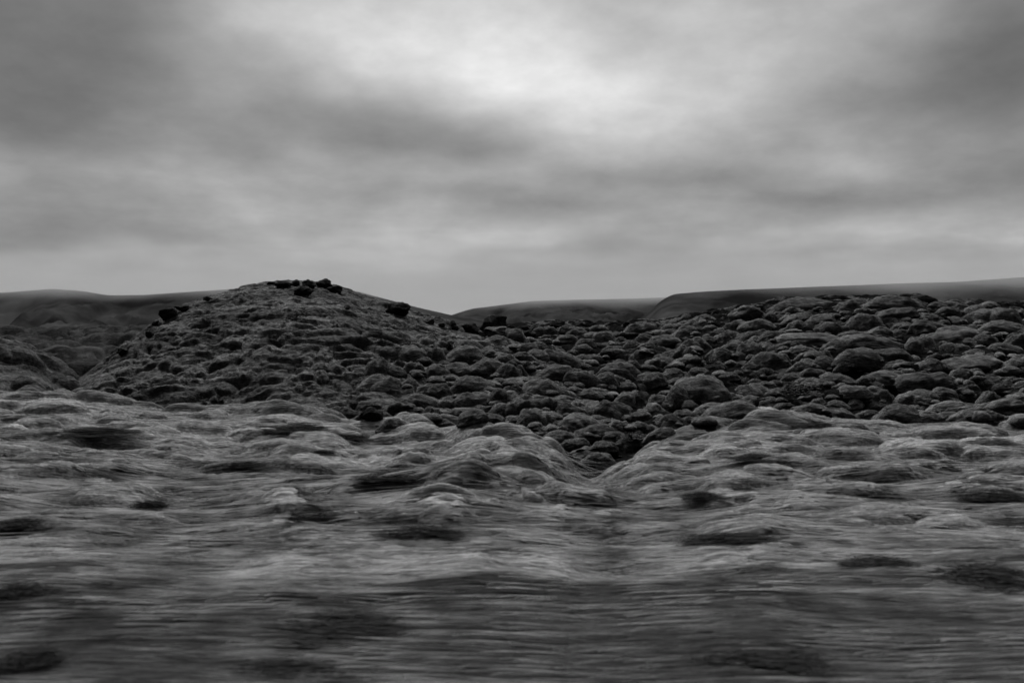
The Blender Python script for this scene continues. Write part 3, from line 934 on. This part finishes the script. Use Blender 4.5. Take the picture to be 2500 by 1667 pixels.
# thin and thick places of the cloud deck: (px, py, half width, half height, change of log2 brightness)
BL = [(1240, 165, 350, 125, 0.5), (1090, 80, 560, 190, 0.55), (780, 110, 230, 130, 0.28), (1000, -150, 900, 220, 0.3),
      (40, 190, 420, 190, -1.1), (300, 40, 280, 130, -0.65), (2350, 120, 260, 200, -1.1), (2080, 200, 260, 90, -0.45),
      (850, 325, 200, 60, -0.75), (1030, 350, 120, 40, -0.3), (1480, 412, 250, 36, -0.50), (1180, 490, 360, 40, -0.35), (1850, 470, 330, 34, -0.35), (2250, 440, 330, 70, -0.45),
      (30, 330, 180, 50, -0.3), (60, 565, 300, 38, -0.3), (380, 560, 240, 22, -0.12), (480, 300, 180, 80, 0.16), (150, 440, 220, 40, 0.16), (760, 430, 300, 24, 0.12),
      (2050, 560, 420, 26, 0.22), (1500, 590, 500, 26, 0.12), (300, 625, 500, 20, 0.14), (1250, 270, 80, 50, 0.3), (1000, 700, 1500, 30, -0.12)]
lg = None
for (px, py, hw, hh, amp) in BL:
    dx = math_node('MULTIPLY', math_node('SUBTRACT', aw, pa(px)), F / hw)
    dy = math_node('MULTIPLY', math_node('SUBTRACT', ew, pe(py)), F / hh)
    e = math_node('POWER', 2.718282, math_node('MULTIPLY', math_node('MULTIPLY_ADD', dx, dx, math_node('MULTIPLY', dy, dy)), -1.0))
    g = math_node('MULTIPLY', e, amp)
    lg = g if lg is None else math_node('ADD', lg, g)
wf = noise(7.0, 5, 0.6, (4, 1, 3), 0.1)
d2 = math_node('ADD', math_node('ABSOLUTE', sepd.outputs[2]), 0.07)
comb2 = N.new('ShaderNodeCombineXYZ'); L.new(math_node('DIVIDE', sepd.outputs[0], d2), comb2.inputs[0]); L.new(math_node('DIVIDE', 1.0, d2), comb2.inputs[1])
wl = noise(1.1, 4, 0.5, (7, 2, 9), 0.2, comb2.outputs[0])
lg = math_node('ADD', lg, math_node('MULTIPLY', wl, 0.75))
lg = math_node('ADD', lg, math_node('MULTIPLY', wz, 1.1))
lg = math_node('ADD', lg, math_node('MULTIPLY', wf, 0.45))
lg = math_node('ADD', lg, math_node('MULTIPLY', wb, 0.9))
wv_m = N.new('ShaderNodeMapping'); wv_m.inputs['Scale'].default_value = (1, 1, 1.7); L.new(tc.outputs['Generated'], wv_m.inputs['Vector'])
wv_n = N.new('ShaderNodeTexNoise'); wv_n.inputs['Scale'].default_value = 6.5; wv_n.inputs['Detail'].default_value = 6; wv_n.inputs['Roughness'].default_value = 0.55
L.new(wv_m.outputs[0], wv_n.inputs['Vector'])
lg = math_node('ADD', lg, math_node('MULTIPLY', math_node('SUBTRACT', wv_n.outputs['Fac'], 0.5), 1.3))
# unseen upper sky ahead is brightened to light the moss tops
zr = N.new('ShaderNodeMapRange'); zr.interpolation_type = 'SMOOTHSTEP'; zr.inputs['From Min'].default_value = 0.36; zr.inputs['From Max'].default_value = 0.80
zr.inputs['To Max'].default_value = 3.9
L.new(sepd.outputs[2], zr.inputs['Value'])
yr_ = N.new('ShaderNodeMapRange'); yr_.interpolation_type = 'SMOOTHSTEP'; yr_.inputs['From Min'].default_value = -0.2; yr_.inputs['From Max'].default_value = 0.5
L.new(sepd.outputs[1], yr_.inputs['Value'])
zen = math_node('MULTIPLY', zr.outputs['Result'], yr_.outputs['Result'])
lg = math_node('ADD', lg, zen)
# unseen sky behind the camera is darkened to shade the near faces
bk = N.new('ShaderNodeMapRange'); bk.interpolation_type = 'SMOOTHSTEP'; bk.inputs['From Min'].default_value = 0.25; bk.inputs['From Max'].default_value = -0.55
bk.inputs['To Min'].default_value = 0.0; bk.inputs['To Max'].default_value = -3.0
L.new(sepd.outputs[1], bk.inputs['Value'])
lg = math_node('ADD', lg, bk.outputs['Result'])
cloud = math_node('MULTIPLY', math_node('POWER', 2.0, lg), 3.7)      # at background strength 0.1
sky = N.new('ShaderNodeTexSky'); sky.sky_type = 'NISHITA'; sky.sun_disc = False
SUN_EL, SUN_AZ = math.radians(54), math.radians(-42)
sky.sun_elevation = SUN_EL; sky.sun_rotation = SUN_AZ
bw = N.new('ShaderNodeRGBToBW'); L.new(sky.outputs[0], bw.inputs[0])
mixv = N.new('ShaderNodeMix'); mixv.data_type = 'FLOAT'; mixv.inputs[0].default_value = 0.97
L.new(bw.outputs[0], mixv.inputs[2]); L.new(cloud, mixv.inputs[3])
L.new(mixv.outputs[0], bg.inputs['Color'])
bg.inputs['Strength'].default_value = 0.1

# ------------------------------------------------------------------ sun behind the cloud
sl = bpy.data.lights.new('sun', 'SUN'); sl.energy = 1.5; sl.angle = math.radians(14); sl.color = (1, 1, 1)
so = bpy.data.objects.new('sun', sl); COL.objects.link(so)
sd = Vector((math.sin(SUN_AZ) * math.cos(SUN_EL), math.cos(SUN_AZ) * math.cos(SUN_EL), math.sin(SUN_EL)))
so.rotation_euler = sd.to_track_quat('Z', 'Y').to_euler()
so.location = (0, 0, 40)

# ------------------------------------------------------------------ camera
cd = bpy.data.cameras.new('camera'); cd.sensor_width = 36; cd.lens = 36 * F / 2352
cd.clip_start = 0.05; cd.clip_end = 20000
cd.dof.use_dof = True; cd.dof.focus_distance = 44; cd.dof.aperture_fstop = 1.2
co = bpy.data.objects.new('camera', cd); COL.objects.link(co)
co.location = (0, 0, CAM_Z)
co.rotation_euler = (math.radians(90) - math.atan(14 / F), 0, 0)
sc.camera = co

# ------------------------------------------------------------------ render settings
sc.render.engine = 'CYCLES'
sc.render.resolution_x, sc.render.resolution_y = 1024, 682
sc.view_settings.view_transform = 'Standard'
sc.view_settings.look = 'None'
sc.view_settings.exposure = 0.0
sc.view_settings.gamma = 1.0
sc.cycles.use_denoising = True
sc.cycles.max_bounces = 5
sc.cycles.diffuse_bounces = 0
